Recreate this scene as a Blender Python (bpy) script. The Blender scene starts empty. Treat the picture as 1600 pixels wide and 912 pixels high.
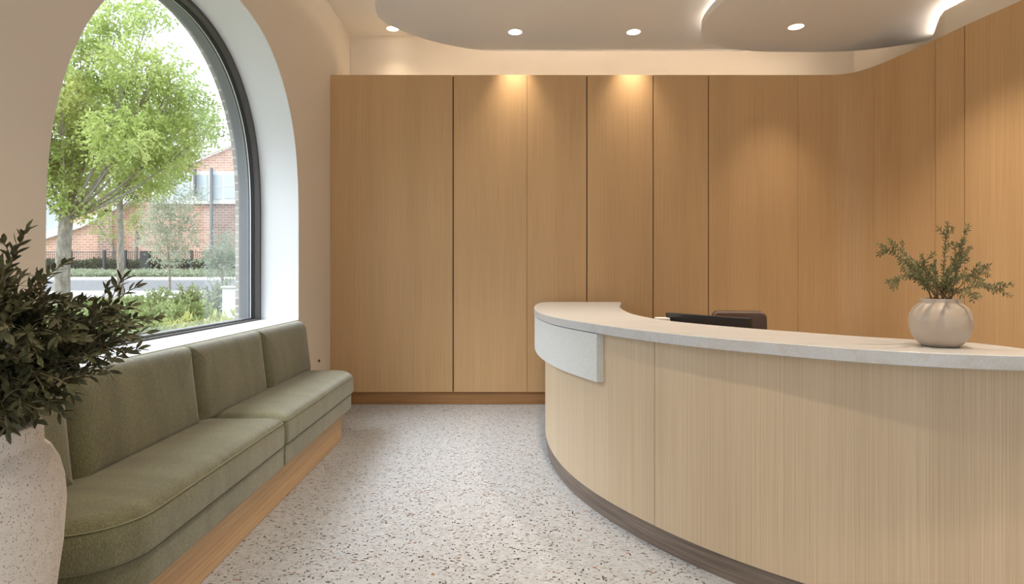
import bpy, bmesh, math, random
from mathutils import Vector, Matrix, noise

sc = bpy.context.scene
COL = sc.collection
random.seed(7)

# ------------------------------------------------------------------ camera
F, CX, CY, H = 930.0, 785.0, 430.0, 1.25
cam = bpy.data.cameras.new('camera')
cam.sensor_width = 36.0
cam.lens = F / 1600 * 36
cam.shift_x = (800 - CX) / 1600
cam.shift_y = -(456 - CY) / 1600
cam.clip_end = 300
cam.clip_start = 0.02
co = bpy.data.objects.new('camera', cam)
COL.objects.link(co)
co.location = (0, 0, H)
co.rotation_euler = (math.pi / 2, 0, 0)
sc.camera = co


def at(px, py, y):
    """world point seen at picture position px,py at depth y"""
    return Vector(((px - CX) / F * y, y, H + (CY - py) / F * y))


# ------------------------------------------------------------------ helpers
def lin(c):
    if isinstance(c, str):
        c = [int(c[i:i + 2], 16) for i in (0, 2, 4)]
    r = []
    for v in c:
        v = v / 255
        r.append(v / 12.92 if v <= 0.04045 else ((v + 0.055) / 1.055) ** 2.4)
    return (r[0], r[1], r[2], 1)


class MB:
    def __init__(s):
        s.v = []
        s.f = []

    def add(s, vs, fs):
        n = len(s.v)
        s.v += [tuple(v) for v in vs]
        s.f += [tuple(i + n for i in f) for f in fs]

    def box(s, x0, x1, y0, y1, z0, z1):
        s.add([(x0, y0, z0), (x1, y0, z0), (x1, y1, z0), (x0, y1, z0), (x0, y0, z1), (x1, y0, z1), (x1, y1, z1), (x0, y1, z1)],
              [(0, 3, 2, 1), (4, 5, 6, 7), (0, 1, 5, 4), (1, 2, 6, 5), (2, 3, 7, 6), (3, 0, 4, 7)])

    def tube(s, pts, radii, n=8, cap=True):
        pts = [Vector(p) for p in pts]
        if not hasattr(radii, '__len__'):
            radii = [radii] * len(pts)
        rings = []
        up = Vector((0, 0, 1))
        prev = None
        for i, p in enumerate(pts):
            t = (pts[min(i + 1, len(pts) - 1)] - pts[max(i - 1, 0)]).normalized()
            if prev is None:
                a = t.orthogonal().normalized()
            else:
                a = (prev - t * prev.dot(t))
                a = a.normalized() if a.length > 1e-6 else t.orthogonal().normalized()
            prev = a
            b = t.cross(a)
            rings.append([p + (a * math.cos(2 * math.pi * k / n) + b * math.sin(2 * math.pi * k / n)) * radii[i] for k in range(n)])
        s.rings(rings, cap)

    def rings(s, rings, cap=True, closed=True):
        n = len(rings[0])
        vs = [v for r in rings for v in r]
        fs = []
        for i in range(len(rings) - 1):
            for k in range(n if closed else n - 1):
                k2 = (k + 1) % n
                fs.append((i * n + k, i * n + k2, (i + 1) * n + k2, (i + 1) * n + k))
        if cap:
            fs.append(tuple(range(n - 1, -1, -1)))
            fs.append(tuple((len(rings) - 1) * n + k for k in range(n)))
        s.add(vs, fs)

    def lathe(s, prof, cx, cy, n=48, cap=False):
        s.rings([[(cx + r * math.cos(2 * math.pi * k / n), cy + r * math.sin(2 * math.pi * k / n), z) for k in range(n)] for r, z in prof], cap)

    def shell(s, path, z0, z1, thick, side=1):
        """vertical curved slab along a plan path, thick to one side"""
        nrm = normals(path)
        q = []
        for p, nn in zip(path, nrm):
            o = (p[0] + nn[0] * thick * side, p[1] + nn[1] * thick * side)
            q.append([(p[0], p[1], z0), (p[0], p[1], z1), (o[0], o[1], z1), (o[0], o[1], z0)])
        s.rings(q, True)

    def build(s, name, mat, parent=None, smooth=False, bevel=0, angle=35, weld=False, seg=2):
        me = bpy.data.meshes.new(name)
        me.from_pydata(s.v, [], s.f)
        bm = bmesh.new()
        bm.from_mesh(me)
        if weld:
            bmesh.ops.remove_doubles(bm, verts=bm.verts, dist=1e-5)
        bmesh.ops.recalc_face_normals(bm, faces=bm.faces)
        bm.to_mesh(me)
        bm.free()
        o = bpy.data.objects.new(name, me)
        COL.objects.link(o)
        if mat:
            me.materials.append(mat)
        if bevel:
            md = o.modifiers.new('b', 'BEVEL')
            md.width = bevel
            md.segments = seg
            md.limit_method = 'ANGLE'
            md.angle_limit = math.radians(angle)
            md.harden_normals = True
            smooth = True
        if smooth:
            me.polygons.foreach_set('use_smooth', [True] * len(me.polygons))
            try:
                me.set_sharp_from_angle(angle=math.radians(angle))
            except Exception:
                pass
        if parent:
            o.parent = parent
            o.matrix_parent_inverse = Matrix.Identity(4)
            o.location = -parent.location if parent.parent is None and parent.type == 'EMPTY' else (0, 0, 0)
            if parent.type == 'EMPTY':
                o.matrix_parent_inverse = Matrix.Identity(4)
                pl = parent.matrix_basis.inverted()
                o.matrix_basis = pl
        return o


def normals(path):
    out = []
    for i in range(len(path)):
        a = path[max(i - 1, 0)]
        b = path[min(i + 1, len(path) - 1)]
        dx, dy = b[0] - a[0], b[1] - a[1]
        l = math.hypot(dx, dy) or 1
        out.append((-dy / l, dx / l))
    return out


def offset(path, d):
    return [(p[0] + n[0] * d, p[1] + n[1] * d) for p, n in zip(path, normals(path))]


def spline(pts, n=10, closed=False):
    """centripetal-ish Catmull-Rom"""
    out = []
    m = len(pts)
    P = [Vector(p) for p in pts]
    rng = range(m if closed else m - 1)
    for i in rng:
        if closed:
            p0, p1, p2, p3 = P[(i - 1) % m], P[i], P[(i + 1) % m], P[(i + 2) % m]
        else:
            p1, p2 = P[i], P[i + 1]
            p0 = P[i - 1] if i > 0 else p1 * 2 - p2
            p3 = P[i + 2] if i + 2 < m else p2 * 2 - p1
        t0 = 0
        t1 = t0 + max((p1 - p0).length, 1e-6) ** .5
        t2 = t1 + max((p2 - p1).length, 1e-6) ** .5
        t3 = t2 + max((p3 - p2).length, 1e-6) ** .5
        for k in range(n):
            t = t1 + (t2 - t1) * k / n
            A1 = p0 * ((t1 - t) / (t1 - t0)) + p1 * ((t - t0) / (t1 - t0))
            A2 = p1 * ((t2 - t) / (t2 - t1)) + p2 * ((t - t1) / (t2 - t1))
            A3 = p2 * ((t3 - t) / (t3 - t2)) + p3 * ((t - t2) / (t3 - t2))
            B1 = A1 * ((t2 - t) / (t2 - t0)) + A2 * ((t - t0) / (t2 - t0))
            B2 = A2 * ((t3 - t) / (t3 - t1)) + A3 * ((t - t1) / (t3 - t1))
            out.append(tuple(B1 * ((t2 - t) / (t2 - t1)) + B2 * ((t - t1) / (t2 - t1))))
    if not closed:
        out.append(tuple(P[-1]))
    return out


def smooth_path(path, it=30):
    """relax the interior points of an evenly sampled path"""
    p = [tuple(q) for q in path]
    for _ in range(it):
        p = [p[0]] + [tuple((p[i - 1][k] + 2 * p[i][k] + p[i + 1][k]) / 4 for k in range(len(p[0]))) for i in range(1, len(p) - 1)] + [p[-1]]
    return p


def resample(path, step):
    out = [path[0]]
    acc = 0
    for a, b in zip(path, path[1:]):
        L = math.dist(a, b)
        if L == 0:
            continue
        t = step - acc
        while t <= L:
            out.append(tuple(a[k] + (b[k] - a[k]) * t / L for k in range(len(a))))
            t += step
        acc = (acc + L) % step
    if math.dist(out[-1], path[-1]) > step * .3:
        out.append(path[-1])
    else:
        out[-1] = path[-1]
    return out


def fill_prism(outer, holes, a0, a1, to3):
    """prism of a polygon with holes; to3(u, v, a) -> world"""
    bm = bmesh.new()
    es = []
    for loop in [outer] + holes:
        vs = [bm.verts.new((u, v, 0)) for u, v in loop]
        for i in range(len(vs)):
            es.append(bm.edges.new((vs[i], vs[(i + 1) % len(vs)])))
    bmesh.ops.triangle_fill(bm, use_beauty=True, use_dissolve=False, edges=es)
    bm.verts.ensure_lookup_table()
    mb = MB()
    V = [(v.co.x, v.co.y) for v in bm.verts]
    T = [tuple(v.index for v in f.verts) for f in bm.faces]
    bm.verts.index_update()
    T = [tuple(v.index for v in f.verts) for f in bm.faces]
    n = len(V)
    vs = [to3(u, v, a0) for u, v in V] + [to3(u, v, a1) for u, v in V]
    fs = T + [tuple(i + n for i in reversed(t)) for t in T]
    k = 0
    for loop in [outer] + holes:
        m = len(loop)
        for i in range(m):
            a, b = k + i, k + (i + 1) % m
            fs.append((a, b, b + n, a + n))
        k += m
    bm.free()
    mb.add(vs, fs)
    return mb


def tag(o, label=None, cat=None, group=None, kind=None):
    if label:
        o['label'] = label
    if cat:
        o['category'] = cat
    if group:
        o['group'] = group
    if kind:
        o['kind'] = kind
    return o


def empty(name, loc, label=None, cat=None, group=None):
    o = bpy.data.objects.new(name, None)
    COL.objects.link(o)
    o.location = loc
    o.empty_display_size = .1
    return tag(o, label, cat, group)


# ------------------------------------------------------------------ materials
def mat(name, color=(0.5, 0.5, 0.5, 1), rough=.6, metal=0, spec=None):
    m = bpy.data.materials.new(name)
    m.use_nodes = True
    nt = m.node_tree
    b = nt.nodes['Principled BSDF']
    b.inputs['Base Color'].default_value = color
    b.inputs['Roughness'].default_value = rough
    b.inputs['Metallic'].default_value = metal
    if spec is not None:
        b.inputs['Specular IOR Level'].default_value = spec
    return m, nt, b


def node(nt, t, **kw):
    n = nt.nodes.new(t)
    for k, v in kw.items():
        if k in n.inputs:
            n.inputs[k].default_value = v
        else:
            setattr(n, k, v)
    return n


def coords(nt, scale=(1, 1, 1), kind='Object', rot=(0, 0, 0)):
    tc = node(nt, 'ShaderNodeTexCoord')
    mp = node(nt, 'ShaderNodeMapping')
    mp.inputs['Scale'].default_value = scale
    mp.inputs['Rotation'].default_value = rot
    nt.links.new(tc.outputs[kind], mp.inputs['Vector'])
    return mp.outputs[0]


def ramp(nt, fac, stops, interp='LINEAR'):
    r = node(nt, 'ShaderNodeValToRGB')
    r.color_ramp.interpolation = interp
    e = r.color_ramp.elements
    while len(e) < len(stops):
        e.new(.5)
    for i, (p, c) in enumerate(stops):
        e[i].position = p
        e[i].color = c
    nt.links.new(fac, r.inputs['Fac'])
    return r.outputs['Color']


def mixc(nt, fac, a, b, blend='MIX'):
    m = node(nt, 'ShaderNodeMix', data_type='RGBA', blend_type=blend)
    for sock, v in ((0, fac), (6, a), (7, b)):
        if hasattr(v, 'links') or hasattr(v, 'is_linked'):
            nt.links.new(v, m.inputs[sock])
        else:
            m.inputs[sock].default_value = v
    return m.outputs[2]


def bump(nt, b, height, strength=.2, dist=.002):
    bp = node(nt, 'ShaderNodeBump')
    bp.inputs['Strength'].default_value = strength
    bp.inputs['Distance'].default_value = dist
    nt.links.new(height, bp.inputs['Height'])
    nt.links.new(bp.outputs[0], b.inputs['Normal'])


def noise_tex(nt, vec, scale, detail=2, rough=.5):
    n = node(nt, 'ShaderNodeTexNoise')
    n.inputs['Scale'].default_value = scale
    n.inputs['Detail'].default_value = detail
    n.inputs['Roughness'].default_value = rough
    nt.links.new(vec, n.inputs['Vector'])
    return n.outputs['Fac']


def wood(name, base, dark, light, rough=.5, grain=(170, 170, 1.1), broad=(9, 9, .25)):
    m, nt, b = mat(name, base, rough, spec=.3)
    g = noise_tex(nt, coords(nt, grain), 1, 3, .65)
    c = ramp(nt, g, [(.32, dark), (.5, base), (.7, light)])
    g2 = noise_tex(nt, coords(nt, broad), 1, 2)
    c2 = ramp(nt, g2, [(.3, (.95, .945, .94, 1)), (.7, (1.03, 1.03, 1.03, 1))])
    out = mixc(nt, 1.0, c, c2, 'MULTIPLY')
    nt.links.new(out, b.inputs['Base Color'])
    bump(nt, b, g, .25, .0008)
    return m


M = {}
M['wood'] = wood('oak_veneer', lin('ceaa7d'), lin('c39d70'), lin('d6b388'), grain=(300, 300, 1.3), broad=(7, 7, .2))
M['desk_wood'] = wood('pale_oak_veneer', lin('cfba9d'), lin('c2ac8e'), lin('d7c3a8'), grain=(300, 300, 1.3), broad=(7, 7, .2))
M['plinth_wood'] = wood('oak_plinth', lin('a3794f'), lin('8f6841'), lin('b48a5e'), grain=(1.2, 1.2, 130), broad=(.3, .3, 6))
M['bench_wood'] = wood('bench_oak', lin('cfac84'), lin('c29d74'), lin('dbbb95'), .4, grain=(110, 1.6, 110), broad=(6, .4, 6))
M['kick'] = wood('smoked_oak_kick', lin('7d7066'), lin('6b5f56'), lin('8c8076'), grain=(3, 3, 120), broad=(1, 1, 8))

m, nt, b = mat('wall_plaster', lin('e6dccd'), .85, spec=.2)
g = noise_tex(nt, coords(nt), 60, 4)
bump(nt, b, g, .08, .002)
M['plaster'] = m
m, nt, b = mat('reveal_daylight_tint', lin('e6e8ea'), .6, spec=.25)  # cooler white than the wall plaster, daylight put into the colour
bump(nt, b, noise_tex(nt, coords(nt), 40, 3), .05, .002)
M['reveal'] = m
m, nt, b = mat('ceiling_paint', lin('e6dfd4'), .85, spec=.2)
bump(nt, b, noise_tex(nt, coords(nt), 40, 3), .05, .002)
M['ceiling'] = m
m, nt, b = mat('cloud_paint', lin('eeecea'), .85, spec=.2)
bump(nt, b, noise_tex(nt, coords(nt), 40, 3), .05, .002)
M['cloud'] = m

# terrazzo floor
m, nt, b = mat('terrazzo', lin('e6e6e6'), .35, spec=.35)
base = ramp(nt, noise_tex(nt, coords(nt), 22, 4), [(.3, lin('a8adb3')), (.7, lin('b8bdc3'))])
col = base


def chips(col, scale, stretch, rot, thr, c0, c1, c2, density):
    vec = coords(nt, (scale * stretch[0], scale * stretch[1], scale), rot=(0, 0, rot))
    # wobble the cells so that chips are not round
    nz = node(nt, 'ShaderNodeTexNoise')
    nz.inputs['Scale'].default_value = 1.7
    nt.links.new(vec, nz.inputs['Vector'])
    vm = node(nt, 'ShaderNodeVectorMath', operation='MULTIPLY_ADD')
    nt.links.new(nz.outputs['Color'], vm.inputs[0])
    vm.inputs[1].default_value = (.55, .55, .55)
    nt.links.new(vec, vm.inputs[2])
    v = node(nt, 'ShaderNodeTexVoronoi')
    v.inputs['Scale'].default_value = 1
    nt.links.new(vm.outputs[0], v.inputs['Vector'])
    sep = node(nt, 'ShaderNodeSeparateColor')
    nt.links.new(v.outputs['Color'], sep.inputs[0])
    # radius varies per cell, only some cells hold a chip
    pres = node(nt, 'ShaderNodeMath', operation='LESS_THAN')
    nt.links.new(sep.outputs[0], pres.inputs[0])
    pres.inputs[1].default_value = density
    rad = node(nt, 'ShaderNodeMath', operation='MULTIPLY_ADD')
    nt.links.new(sep.outputs[1], rad.inputs[0])
    rad.inputs[1].default_value = thr * .8
    rad.inputs[2].default_value = thr * .45
    inside = node(nt, 'ShaderNodeMath', operation='LESS_THAN')
    nt.links.new(v.outputs['Distance'], inside.inputs[0])
    nt.links.new(rad.outputs[0], inside.inputs[1])
    f = node(nt, 'ShaderNodeMath', operation='MULTIPLY')
    nt.links.new(pres.outputs[0], f.inputs[0])
    nt.links.new(inside.outputs[0], f.inputs[1])
    cc = ramp(nt, sep.outputs[2], [(0, c0), (.45, c1), (.8, c2)], 'CONSTANT')
    return mixc(nt, f.outputs[0], col, cc)


col = chips(col, 42, (1, 1.5), .4, .36, lin('a2a4a6'), lin('aaaaa9'), lin('c8cbce'), .8)
col = chips(col, 58, (1, 2.2), 1.1, .36, lin('8f8983'), lin('a19a92'), lin('857c73'), .45)
col = chips(col, 35, (1, 2.3), -.5, .33, lin('4a433d'), lin('685a4e'), lin('37322e'), .32)
col = chips(col, 43, (2.1, 1), .2, .31, lin('2f2b28'), lin('5b4c40'), lin('484340'), .26)
col = chips(col, 34, (1, 1.6), .9, .28, lin('9a6a47'), lin('aa8a70'), lin('7d6558'), .07)
nt.links.new(col, b.inputs['Base Color'])
M['terrazzo'] = m

# speckled pot
m, nt, b = mat('speckled_stone', lin('e2dad1'), .75, spec=.2)
col = ramp(nt, noise_tex(nt, coords(nt), 30, 4), [(.3, lin('ddd6ce')), (.7, lin('e9e3db'))])
for sca, st, rot, thr, cs, den in ((150, (1, 1.5), .3, .30, ('b3a08d', '9c8a78', 'bfb0a0'), .36), (230, (1.4, 1), 1.2, .32, ('ab9b8c', '94877a', 'bcae9f'), .4)):
    col = chips(col, sca, st, rot, thr, lin(cs[0]), lin(cs[1]), lin(cs[2]), den)
nt.links.new(col, b.inputs['Base Color'])
bump(nt, b, noise_tex(nt, coords(nt), 150, 3), .25, .001)
M['pot'] = m

m, nt, b = mat('glazed_vase', lin('c0ae9b'), .38, spec=.5)
c = ramp(nt, noise_tex(nt, coords(nt), 9, 4), [(.3, lin('b5a594')), (.7, lin('c2b3a2'))])
nt.links.new(c, b.inputs['Base Color'])
M['vase'] = m

m, nt, b = mat('pale_quartz', lin('d6cfc6'), .3, spec=.45)
n1 = noise_tex(nt, coords(nt), 160, 3, .7)
c = ramp(nt, n1, [(.35, lin('bfc0c1')), (.6, lin('c8cacb'))])
n2 = noise_tex(nt, coords(nt, (2.2, 9, 9), rot=(0, 0, .9)), 1.2, 5, .6)
c = mixc(nt, ramp(nt, n2, [(.5, (0, 0, 0, 1)), (.56, (.25, .25, .25, 1)), (.62, (0, 0, 0, 1))]), c, lin('b3a290'))
nt.links.new(c, b.inputs['Base Color'])
M['quartz'] = m
m, nt, b = mat('grey_stone', lin('d5d6d3'), .55, spec=.3)
c = ramp(nt, noise_tex(nt, coords(nt), 120, 4, .7), [(.35, lin('c8cac7')), (.65, lin('dcdedb'))])
nt.links.new(c, b.inputs['Base Color'])
bump(nt, b, noise_tex(nt, coords(nt), 200, 3), .15, .0008)
M['stone'] = m

# woven fabric
m, nt, b = mat('green_weave', lin('7b7a5c'), .92, spec=.15)
w1 = noise_tex(nt, coords(nt, (700, 90, 700)), 1, 2)
w2 = noise_tex(nt, coords(nt, (90, 600, 90)), 1, 2)
mm = node(nt, 'ShaderNodeMath', operation='ADD')
nt.links.new(w1, mm.inputs[0])
nt.links.new(w2, mm.inputs[1])
hf = node(nt, 'ShaderNodeMath', operation='MULTIPLY')
nt.links.new(mm.outputs[0], hf.inputs[0])
hf.inputs[1].default_value = .5
c = ramp(nt, hf.outputs[0], [(.34, lin('5c5a40')), (.5, lin('757359')), (.66, lin('8f8d72'))])
big = ramp(nt, noise_tex(nt, coords(nt, (2.5, 9, 2.5), rot=(0, 0, .3)), 1, 4, .6), [(.35, (.84, .84, .83, 1)), (.65, (1.1, 1.1, 1.1, 1))])
nt.links.new(mixc(nt, 1., c, big, 'MULTIPLY'), b.inputs['Base Color'])
b.inputs['Sheen Weight'].default_value = .45
b.inputs['Sheen Roughness'].default_value = .5
bump(nt, b, hf.outputs[0], .6, .0015)
M['fabric'] = m
M['piping'] = mat('green_piping', lin('8d8c70'), .9)[0]

M['frame'] = mat('dark_metal_frame', lin('4a4644'), .45, spec=.4)[0]
M['frame_grey'] = mat('blue_grey_frame', lin('86898c'), .5)[0]
M['silver'] = mat('silver_bead', lin('d8dadb'), .3, .6)[0]
M['black'] = mat('black_rubber', lin('1b1b1c'), .6)[0]
M['monitor'] = mat('monitor_plastic', lin('222224'), .35, spec=.5)[0]
M['screen'] = mat('monitor_glass', lin('0c0d10'), .12)[0]
M['white'] = mat('white_plastic', lin('f0ede6'), .5)[0]
M['chrome'] = mat('brushed_metal', lin('a8a49f'), .3, 1)[0]
m, nt, b = mat('brown_leather', lin('4c382d'), .42, spec=.45)
bump(nt, b, noise_tex(nt, coords(nt), 220, 3), .3, .0008)
M['leather'] = m
M['chair_black'] = mat('black_nylon', lin('232120'), .5)[0]
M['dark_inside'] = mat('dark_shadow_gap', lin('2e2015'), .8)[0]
M['soil'] = mat('dark_soil', lin('3c3027'), .95)[0]


def emis(name, color, strength):
    m = bpy.data.materials.new(name)
    m.use_nodes = True
    nt = m.node_tree
    nt.nodes.clear()
    e = node(nt, 'ShaderNodeEmission')
    e.inputs['Color'].default_value = color
    e.inputs['Strength'].default_value = strength
    o = node(nt, 'ShaderNodeOutputMaterial')
    nt.links.new(e.outputs[0], o.inputs[0])
    return m


WARM = (1.0, .86, .73, 1)
M['led'] = emis('led_tape_light', WARM, 10.5)
M['led_soft'] = emis('led_tape_soft_light', WARM, 17.0)
M['lens'] = emis('downlight_lens_light', (1, .86, .68, 1), 6)

# glass: thin pane
m = bpy.data.materials.new('window_glass')
m.use_nodes = True
nt = m.node_tree
nt.nodes.clear()
tr = node(nt, 'ShaderNodeBsdfTransparent')
tr.inputs[0].default_value = (.98, .985, .985, 1)
gl = node(nt, 'ShaderNodeBsdfGlossy')
gl.inputs['Roughness'].default_value = .02
lw_ = node(nt, 'ShaderNodeLayerWeight')
lw_.inputs[0].default_value = .2
fr = node(nt, 'ShaderNodeMath', operation='MULTIPLY')
fr.inputs[1].default_value = .35
nt.links.new(lw_.outputs['Facing'], fr.inputs[0])
mx = node(nt, 'ShaderNodeMixShader')
o = node(nt, 'ShaderNodeOutputMaterial')
nt.links.new(fr.outputs[0], mx.inputs[0])
nt.links.new(tr.outputs[0], mx.inputs[1])
nt.links.new(gl.outputs[0], mx.inputs[2])
nt.links.new(mx.outputs[0], o.inputs[0])
M['glass'] = m


def leafmat(name, c0, c1, c2, scale=6, trans=.3, rough=.5):
    m, nt, b = mat(name, c1, rough, spec=.3)
    n = noise_tex(nt, coords(nt), scale, 4, .7)
    c = ramp(nt, n, [(.3, c0), (.5, c1), (.7, c2)])
    nt.links.new(c, b.inputs['Base Color'])
    t = node(nt, 'ShaderNodeBsdfTranslucent')
    nt.links.new(c, t.inputs[0])
    mx = node(nt, 'ShaderNodeMixShader')
    mx.inputs[0].default_value = trans
    out = nt.nodes['Material Output']
    nt.links.new(b.outputs[0], mx.inputs[1])
    nt.links.new(t.outputs[0], mx.inputs[2])
    nt.links.new(mx.outputs[0], out.inputs[0])
    return m


M['olive'] = leafmat('dark_olive_leaf', lin('3d3d25'), lin('525238'), lin('777558'), 25, .12, .45)
M['olive_stem'] = mat('brown_twig', lin('7b684b'), .7)[0]
M['sprig'] = leafmat('sprig_leaf', lin('484b2e'), lin('676945'), lin('918d64'), 40, .12, .5)
M['sprig_stem'] = mat('sprig_twig', lin('6b5a3c'), .7)[0]
M['tree_leaf'] = leafmat('bright_leaf', lin('8a9d52'), lin('aebf70'), lin('d6de9c'), 1.2, .5)
M['tree_leaf2'] = leafmat('mid_leaf', lin('7f9155'), lin('9fad6b'), lin('bfca90'), 1.0, .5)
M['silver_leaf'] = leafmat('silver_leaf', lin('88927c'), lin('a4ad96'), lin('c2c8b4'), 1.0, .4)
M['shrub_leaf'] = leafmat('shrub_leaf', lin('788a54'), lin('98a870'), lin('b9c596'), 3, .4)
M['shrub_leaf2'] = leafmat('yellow_shrub_leaf', lin('959c58'), lin('b5b972'), lin('d0d298'), 3, .4)
M['hedge_leaf'] = leafmat('hedge_leaf', lin('38472f'), lin('4f6040'), lin('6e7d5a'), 1.5, .3)
M['cover_leaf'] = leafmat('ground_cover_leaf', lin('8b967a'), lin('a3ad92'), lin('bcc4ae'), 1.5, .4)
m, nt, b = mat('pale_bark', lin('b0aa9e'), .9, spec=.1)
c = ramp(nt, noise_tex(nt, coords(nt, (14, 14, 5)), 1, 5, .7), [(.35, lin('6f6a61')), (.55, lin('938e85')), (.7, lin('aca79e'))])
nt.links.new(c, b.inputs['Base Color'])
M['bark'] = m

# bricks
def brickmat(name, c1, c2, mortar, scale=1.0, vec_rot=(math.pi / 2, 0, 0)):
    m, nt, b = mat(name, c1, .9, spec=.1)
    br = node(nt, 'ShaderNodeTexBrick')
    nt.links.new(coords(nt, (1, 1, 1), rot=vec_rot), br.inputs['Vector'])
    br.inputs['Color1'].default_value = c1
    br.inputs['Color2'].default_value = c2
    br.inputs['Mortar'].default_value = mortar
    br.inputs['Scale'].default_value = scale
    br.inputs['Mortar Size'].default_value = .02
    br.inputs['Brick Width'].default_value = .5
    br.inputs['Row Height'].default_value = .2
    n = ramp(nt, noise_tex(nt, coords(nt), .7, 3), [(.3, (.85, .85, .85, 1)), (.7, (1.1, 1.1, 1.1, 1))])
    nt.links.new(mixc(nt, 1., br.outputs['Color'], n, 'MULTIPLY'), b.inputs['Base Color'])
    return m


M['brick'] = brickmat('orange_brick', lin('cda592'), lin('bd917c'), lin('d8c9be'), 1.0)
M['brick_dark'] = brickmat('shade_and_pier_brick', lin('a5877a'), lin('93766b'), lin('c2b5ac'), 1.0)  # brick of the pier, also paints shade onto the right wall part
M['brick_near'] = brickmat('near_brick', lin('c9c3ba'), lin('a8a198'), lin('dedad4'), 3.0, (0, math.pi / 2, math.pi / 2))
M['white_paint'] = mat('white_trim_paint', lin('d6d5d2'), .6)[0]
M['pane'] = mat('dull_window_pane', lin('b9c4c9'), .15)[0]
M['pipe'] = mat('grey_pipe', lin('6c7173'), .5)[0]
M['roof'] = mat('grey_roof_sheet', lin('a9b0b4'), .6)[0]
M['fence'] = mat('black_metal_fence', lin('43474a'), .5)[0]
M['cabinet_dark'] = mat('dark_green_cabinet', lin('2f3635'), .5)[0]
m, nt, b = mat('soil_grass', lin('94a070'), .95, spec=.05)
c = ramp(nt, noise_tex(nt, coords(nt), 1.5, 5, .7), [(.35, lin('76755f')), (.6, lin('8f8e7a'))])
nt.links.new(c, b.inputs['Base Color'])
M['ground'] = m
m, nt, b = mat('asphalt', lin('8f9193'), .9, spec=.1)
c = ramp(nt, noise_tex(nt, coords(nt), 8, 4, .7), [(.35, lin('6c6e70')), (.6, lin('7b7c7e'))])
nt.links.new(c, b.inputs['Base Color'])
M['asphalt'] = m
m, nt, b = mat('pale_concrete', lin('c9c8c5'), .9, spec=.1)
c = ramp(nt, noise_tex(nt, coords(nt), 5, 4, .7), [(.35, lin('a5a4a1')), (.6, lin('b5b4b1'))])
nt.links.new(c, b.inputs['Base Color'])
M['concrete'] = m

# ------------------------------------------------------------------ room shell
XL = -1.663          # inner face of the window wall
YB = 6.5             # back wall
YR = -2.2            # wall behind the camera
CEIL = 3.86
mb = MB()
mb.box(XL - .5, 5.4, YR - .1, YB + .1, -.12, 0)
tag(mb.build('floor', M['terrazzo']), 'pale terrazzo floor with dark and brown chips', kind='structure')
mb = MB()
mb.box(XL - .5, 5.4, YR - .1, YB + .1, CEIL, CEIL + .12)
tag(mb.build('ceiling', M['ceiling']), 'upper cream ceiling behind the hanging curved panels', kind='structure')
mb = MB()
mb.box(XL - .5, 5.4, YB, YB + .12, 0, CEIL)
tag(mb.build('wall_back', M['plaster']), 'cream wall lit above the oak panels', kind='structure')
f = fill_prism([(XL - .5, 0), (5.4, 0), (5.4, CEIL), (XL - .5, CEIL)], [[(-1.2, .15), (1.26, .15), (1.26, 3.3), (-1.2, 3.3)]], YR - .12, YR, lambda u, v, a: (u, a, v))
tag(f.build('wall_front', M['plaster']), kind='structure')
mb = MB()
for x in (-1.2, 0, 1.2):
    mb.box(x, x + .06, YR - .09, YR - .03, .15, 3.3)
mb.box(-1.2, 1.26, YR - .09, YR - .03, .15, .21)
mb.box(-1.2, 1.26, YR - .09, YR - .03, 3.24, 3.3)
w2 = tag(mb.build('window_2', M['frame']), kind='structure')
mb = MB()
mb.box(-1.19, 1.25, YR - .063, YR - .057, .16, 3.29)
mb.build('pane', M['glass'], w2)
mb = MB()
mb.shell([(3.84, YB), (4.3, 3.4), (5.13, YR)], 0, CEIL, .12, 1)
tag(mb.build('wall_right', M['plaster']), 'cream wall beyond the curved oak panels', kind='structure')

# arch opening in (y, z)
arch_far = [(4.86, .884), (4.86, 1.35), (4.86, 1.75), (4.845, 2.03), (4.76, 2.37), (4.59, 2.64), (4.36, 2.835), (4.07, 2.955), (3.75, 2.995), (3.4, 2.965), (3.05, 2.85), (2.76, 2.67), (2.50, 2.42),
            (2.357, 2.222), (2.278, 2.06), (2.225, 1.91), (2.19, 1.77), (2.169, 1.58), (2.163, 1.35), (2.163, .884)]
arch = spline(arch_far[2:-2], 6)
arch = resample(arch, .03)
arch = smooth_path(arch, 12)
arch = [(4.86, .884), (4.86, 1.2)] + arch + [(2.163, 1.2), (2.163, .884)]


def inset_loop(loop, d):
    """move a closed loop inward by d (loop is counter-clockwise as seen with y right, z up)"""
    n = len(loop)
    out = []
    for i in range(n):
        a, p, b2 = Vector(loop[i - 1]), Vector(loop[i]), Vector(loop[(i + 1) % n])
        e1, e2 = (p - a).normalized(), (b2 - p).normalized()
        n1, n2 = Vector((-e1.y, e1.x)), Vector((-e2.y, e2.x))
        k = (n1 + n2)
        k = k / max(k.dot(n1), .3)
        out.append(tuple(p + k * d))
    return out


rect = [(YR, 0), (YB, 0), (YB, CEIL), (YR, CEIL)]
wm = fill_prism(rect, [arch], XL, XL - .31, lambda u, v, a: (a, u, v))
wl = wm.build('wall_left', M['plaster'], smooth=True, angle=30)
tag(wl, 'cream window wall with a tall arched opening', kind='structure')
# reveal lining (cool daylight put into its white) as a thin skin inside the opening
in1 = inset_loop(arch, .004)
mb = MB()
ringA = [(XL - .001, u, v) for u, v in arch]
ringB = [(XL - .001, u, v) for u, v in in1]
ringC = [(XL - .31, u, v) for u, v in in1]
ringD = [(XL - .31, u, v) for u, v in arch]
mb.rings([ringA, ringB, ringC, ringD, ringA], cap=False)
tag(mb.build('trim_1', M['reveal'], smooth=True, angle=30), 'white reveal of the arched window, daylight tint in its colour', kind='structure')
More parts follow.
